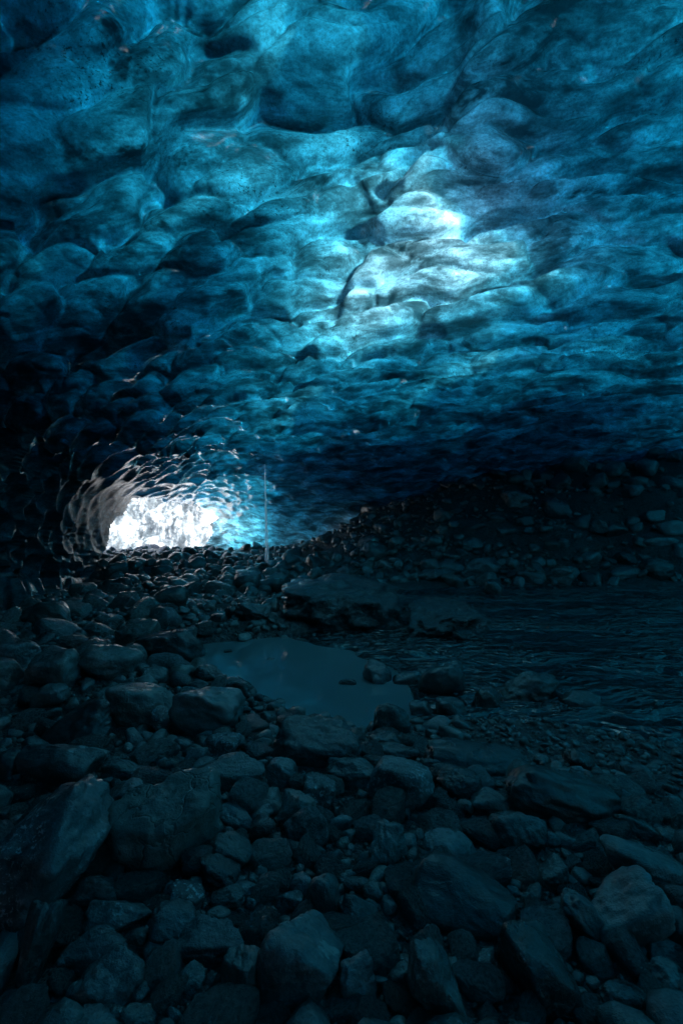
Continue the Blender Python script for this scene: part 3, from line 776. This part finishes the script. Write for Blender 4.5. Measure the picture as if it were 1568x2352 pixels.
# ---------------- scatter: the rest of the stones
def in_water(x, y):
    d = y; xd = CX + x / d * F; yd = CY + (CAMZ - WL) / d * F
    if inpoly(np.array([xd]), np.array([yd]), [(470,1490),(640,1470),(800,1480),(1010,1520),(1010,1600),(900,1610),(860,1650),(740,1645),(590,1600),(575,1560),(480,1530)])[0]: return True
    if inpoly(np.array([xd]), np.array([yd]), [(640,1400),(760,1380),(900,1345),(1130,1350),(1300,1345),(2600,1340),(2600,1760),(1568,1745),(1400,1640),(1280,1590),(1060,1590),(960,1530),(640,1450)])[0]: return True
    return inpoly(np.array([xd]), np.array([yd]), [(-60,1320),(150,1318),(235,1322),(265,1345),(230,1362),(100,1370),(-60,1385)])[0]
hg = {}
def fits(x, y, r, k=.72):
    g0 = .6; i, j = int(x // g0), int(y // g0); R_ = 2
    for a in range(i - R_, i + R_ + 1):
        for b in range(j - R_, j + R_ + 1):
            for (qx, qy, qr) in hg.get((a, b), ()):
                if (qx - x) ** 2 + (qy - y) ** 2 < (k * (r + qr)) ** 2: return False
    return True
def hadd(x, y, r):
    hg.setdefault((int(x // .6), int(y // .6)), []).append((x, y, r))
for q in placed: hadd(*q)
scat = []
def throw(n, ylo, yhi, rlo, rhi, test=None, k=.72, spread=.74):
    yy = np.exp(rng.uniform(math.log(ylo), math.log(yhi), n)); xx = rng.uniform(-spread, spread, n) * yy
    rr = np.sort(rlo * (rhi / rlo) ** (rng.uniform(0, 1, n) ** 1.3))[::-1]
    rng.shuffle(xx)
    xx = rng.uniform(-spread, spread, n) * yy
    gz = ground(xx, yy)
    for x, y, r, z in zip(xx, yy, rr, gz):
        if test and not test(x, y, r): continue
        if in_water(x, y): continue
        if fits(x, y, r, k): hadd(x, y, r); scat.append((x, y, z, r))
is_bank = lambda x, y, r: (y > 11.2 and x > 0.2)
not_bank = lambda x, y, r: not (y > 11.2 and x > 0.2)
gravel_flat = lambda x, y, r: (x > .35 and 3.0 < y < 4.6 and x / y > .25)
throw(900, 1.35, 4.6, .05, .11, lambda x, y, r: not gravel_flat(x, y, r))
throw(2600, 1.35, 4.6, .022, .05, lambda x, y, r: not gravel_flat(x, y, r))
throw(700, 4.2, 8.2, .07, .22, not_bank)
throw(2500, 4.2, 9, .035, .08, not_bank)
throw(1500, 8, 19, .09, .24, not_bank)
throw(3500, 8, 19, .05, .10, not_bank, .8)
throw(500, 11.3, 17.5, .12, .34, is_bank, .72, .95)
throw(2600, 11.3, 17.5, .07, .16, is_bank, .72, .95)
throw(6500, 11.3, 17.5, .03, .07, is_bank, .8, .95)
throw(2600, 3.0, 4.8, .012, .035, lambda x, y, r: gravel_flat(x, y, r), .8)
throw(5000, 1.35, 4.2, .008, .022, None, .85)
throw(2500, 4.2, 8, .012, .035, not_bank, .85)
print('scatter', len(scat))
def screen(s):
    x, y, z, r = s
    px, py = CX + x / y * F, CY - (z + r * .4 - CAMZ) / y * F
    return r / y * F, px, py
sc = []
for s in scat:
    w_, px, py = screen(s)
    ins = -10 < px < 1578 and py < 2360
    sc.append((w_ if ins else 0, px, py, s))
sc.sort(key=lambda t: -t[0])
NOBJ = 300 - len(R) - 3
PROTO = [rock_shape(500 + i, 4, **KINDS[('cobble', 'facet', 'cobble', 'round', 'facet', 'block')[i % 6]]) for i in range(18)]
pm = [mesh_from('cobble', V, Fc, (M[('dry', 'dry', 'speck', 'dry', 'wet', 'dry', 'patch', 'dry', 'smooth')[i % 9]],)) for i, (V, Fc) in enumerate(PROTO)]
def zone(px, py, s):
    x, y, z, r = s
    if y > 11.2 and x > .2:
        return 'loose cobble among the larger boulders of the right bank', 'cobbles strewn over the right bank'
    if y > 8: return 'small dark cobble on the stony ridge in front of the cave mouth', 'cobbles on the ridge before the opening'
    if y > 4.2: return ('cobble with a faint lit rim between the boulders left of the pool', 'cobbles left of the pool') if px < 900 else ('wet cobble lying at the edge of the stream', 'cobbles by the stream edge')
    if px < 784: return 'fist-sized stone wedged between the big boulders of the left foreground', 'small stones of the left foreground'
    return 'fist-sized stone wedged between the big boulders of the right foreground', 'small stones of the right foreground'
for k, (w_, px, py, s) in enumerate(sc[:NOBJ]):
    x, y, z, r = s
    o = obj('cobble', pm[k % len(pm)])
    e = rng.uniform(.75, 1.25, 3)
    o.scale = (r * e[0] * 1.1, r * e[1], r * e[2] * .72)
    o.location = (x, y, z + r * .28)
    o.rotation_euler = (rng.uniform(-.5, .5), rng.uniform(-.5, .5), rng.uniform(0, 6.28))
    lb, gp = zone(px, py, s); tag(o, lb, 'stone', gp)
# everything smaller: one mass of gravel
LOD = {2: [rock_shape(700 + i, 2, **KINDS[('cobble', 'facet', 'block')[i % 3]]) for i in range(8)], 3: [rock_shape(740 + i, 3, **KINDS[('cobble', 'facet', 'block', 'round')[i % 4]]) for i in range(10)]}
vs, fs_, off = [], [], 0
for k, (w_, px, py, s) in enumerate(sc[NOBJ:]):
    x, y, z, r = s
    V, Fc = LOD[3 if w_ > 9 else 2][k % (10 if w_ > 9 else 8)]
    e = rng.uniform(.7, 1.3, 3) * np.array([r * 1.1, r, r * .72])
    a, b, c = rng.uniform(-.6, .6), rng.uniform(-.6, .6), rng.uniform(0, 6.28)
    Rz = np.array([[math.cos(c), -math.sin(c), 0], [math.sin(c), math.cos(c), 0], [0, 0, 1]])
    Rx = np.array([[1, 0, 0], [0, math.cos(a), -math.sin(a)], [0, math.sin(a), math.cos(a)]])
    Ry = np.array([[math.cos(b), 0, math.sin(b)], [0, 1, 0], [-math.sin(b), 0, math.cos(b)]])
    W = (V * e) @ (Rz @ Rx @ Ry).T + np.array([x, y, z + r * .25])
    vs.append(W); fs_.append(Fc + off); off += len(V)
gr = obj('gravel', mesh_from('gravel', np.concatenate(vs), np.concatenate(fs_), (M['gravel'],)))
tag(gr, 'small stones and wet gravel covering the cave floor and bank', 'gravel', None, 'stuff')

# ================================================================== OUTSIDE
n1, n2 = 90, 60
U, W = np.meshgrid(np.linspace(-1, 1, n1), np.linspace(0, 1, n2))
cp = np.stack([-9.0 + 13 * U, 30 + 4.5 * U + 2.5 * W, -1 + 11 * W], -1).reshape(-1, 3)
nn = np.array([.1, -.95, .25])
cp = cp + nn * (.9 * fbm(cp * .35, 4) + .5 * np.abs(fbm(cp * np.array([.9, .9, .4]), 3)))[:, None]
back = cp + np.array([0, 8, -1.0])
I = np.arange(n1 * n2).reshape(n2, n1)
q = np.stack([I[:-1, :-1], I[:-1, 1:], I[1:, 1:], I[1:, :-1]], -1).reshape(-1, 4)
rim = np.concatenate([I[0], I[1:, -1], I[-1, :-1][::-1], I[1:-1, 0][::-1]])
m_ = len(cp)
qs = np.array([[rim[i], rim[(i + 1) % len(rim)], rim[(i + 1) % len(rim)] + m_, rim[i] + m_] for i in range(len(rim))])
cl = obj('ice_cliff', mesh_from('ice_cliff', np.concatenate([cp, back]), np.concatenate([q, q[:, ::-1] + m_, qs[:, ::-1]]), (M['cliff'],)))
tag(cl, 'sunlit white ice cliff seen through the cave mouth', None, None, 'structure')

# snow lying outside in front of the cliff
a = np.linspace(0, 1, 40); U, W = np.meshgrid(np.linspace(-28, 9, 60), np.linspace(21.5, 46, 40))
zz = ground(U, W) + .08 + .15 * fbm(np.stack([U.ravel(), W.ravel(), 0 * U.ravel()], 1) * .4, 3).reshape(U.shape)
V = np.stack([U, W, zz], -1).reshape(-1, 3); I = np.arange(len(V)).reshape(U.shape)
sn = obj('snow', mesh_from('snow', V, np.stack([I[:-1, :-1], I[:-1, 1:], I[1:, 1:], I[1:, :-1]], -1).reshape(-1, 4), (M['snow'],)))
tag(sn, kind='structure')

# ================================================================== FALLING WATER
def tube(pts, rad, ns=10):
    pts = np.array(pts); V = []; Fc = []
    for i, (p, r) in enumerate(zip(pts, rad)):
        for k in range(ns):
            a = 2 * math.pi * k / ns; V.append(p + np.array([math.cos(a) * r, math.sin(a) * r, 0]))
    for i in range(len(pts) - 1):
        for k in range(ns):
            k2 = (k + 1) % ns; Fc.append([i * ns + k, i * ns + k2, (i + 1) * ns + k2, (i + 1) * ns + k])
    return np.array(V), np.array(Fc)
top = at(608, 1066, 14.2); bot = at(614, 1302, 14.2)
pts, rads = [], []
for i in range(50):
    t_ = i / 49; p = top * (1 - t_) + bot * t_
    p = p + np.array([.006 * math.sin(t_ * 40), .006 * math.cos(t_ * 31), 0]); pts.append(p)
    rads.append(.012 + .05 * t_ ** 1.2 + .003 * math.sin(t_ * 57) * t_)
V, Fc = tube(pts, rads)
tk = obj('water_trickle', mesh_from('water_trickle', V, Fc, (M['trickle'],)))
tag(tk, 'thin thread of meltwater falling from the ice roof beside the cave mouth', 'waterfall')

hz = NT('cave_mist')
hz.t.links.new(hz.n('ShaderNodeVolumePrincipled', {'Color': (.92, .95, 1, 1), 'Density': .010, 'Anisotropy': .4}).outputs[0], hz.out.inputs['Volume'])
bv = np.array([(x, y, z) for x in (-60, 60) for y in (-30, 60) for z in (-4, 16)], float)
hb = obj('haze', mesh_from('haze', bv, [[0, 1, 3, 2], [4, 6, 7, 5], [0, 4, 5, 1], [2, 3, 7, 6], [0, 2, 6, 4], [1, 5, 7, 3]], (hz.m,), False))
tag(hb, kind='stuff')
# ================================================================== LIGHT AND CAMERA
SUN_EL = math.radians(50); TO = Vector((.95, -.30, 0)).normalized()
to_sun = Vector((TO.x * math.cos(SUN_EL), TO.y * math.cos(SUN_EL), math.sin(SUN_EL)))
sl = bpy.data.lights.new('sun', 'SUN'); sl.energy = 5.0; sl.angle = math.radians(.5); sl.color = (1, .95, .90)
so = bpy.data.objects.new('sun', sl); COL.objects.link(so); so.rotation_euler = (-to_sun).to_track_quat('-Z', 'Y').to_euler(); so.location = to_sun * 40
w = bpy.data.worlds.new('World'); scene.world = w; w.use_nodes = True
nt = w.node_tree; nt.nodes.clear()
sky = nt.nodes.new('ShaderNodeTexSky'); sky.sky_type = 'NISHITA'; sky.sun_disc = False
sky.sun_elevation = SUN_EL; sky.sun_rotation = math.atan2(TO.x, TO.y)
bg = nt.nodes.new('ShaderNodeBackground'); bg.inputs[1].default_value = .075
wo = nt.nodes.new('ShaderNodeOutputWorld')
nt.links.new(sky.outputs[0], bg.inputs[0]); nt.links.new(bg.outputs[0], wo.inputs[0])

cam = bpy.data.cameras.new('camera'); co_ = bpy.data.objects.new('camera', cam); COL.objects.link(co_)
co_.location = (0, 0, CAMZ); co_.rotation_euler = (math.radians(90), 0, 0)
cam.sensor_fit = 'VERTICAL'; cam.sensor_height = 36; cam.lens = 36 * F / 2352; cam.clip_start = .05; cam.clip_end = 1000
scene.camera = co_
scene.view_settings.view_transform = 'Standard'; scene.view_settings.look = 'None'; scene.view_settings.gamma = 1
scene.view_settings.exposure = 2.6
cy = scene.cycles
cy.use_denoising = True; cy.max_bounces = 8; cy.diffuse_bounces = 4; cy.glossy_bounces = 3; cy.transmission_bounces = 4; cy.transparent_max_bounces = 10; cy.volume_bounces = 0
cy.sample_clamp_indirect = 12; cy.caustics_reflective = True; cy.caustics_refractive = False; cy.blur_glossy = 0
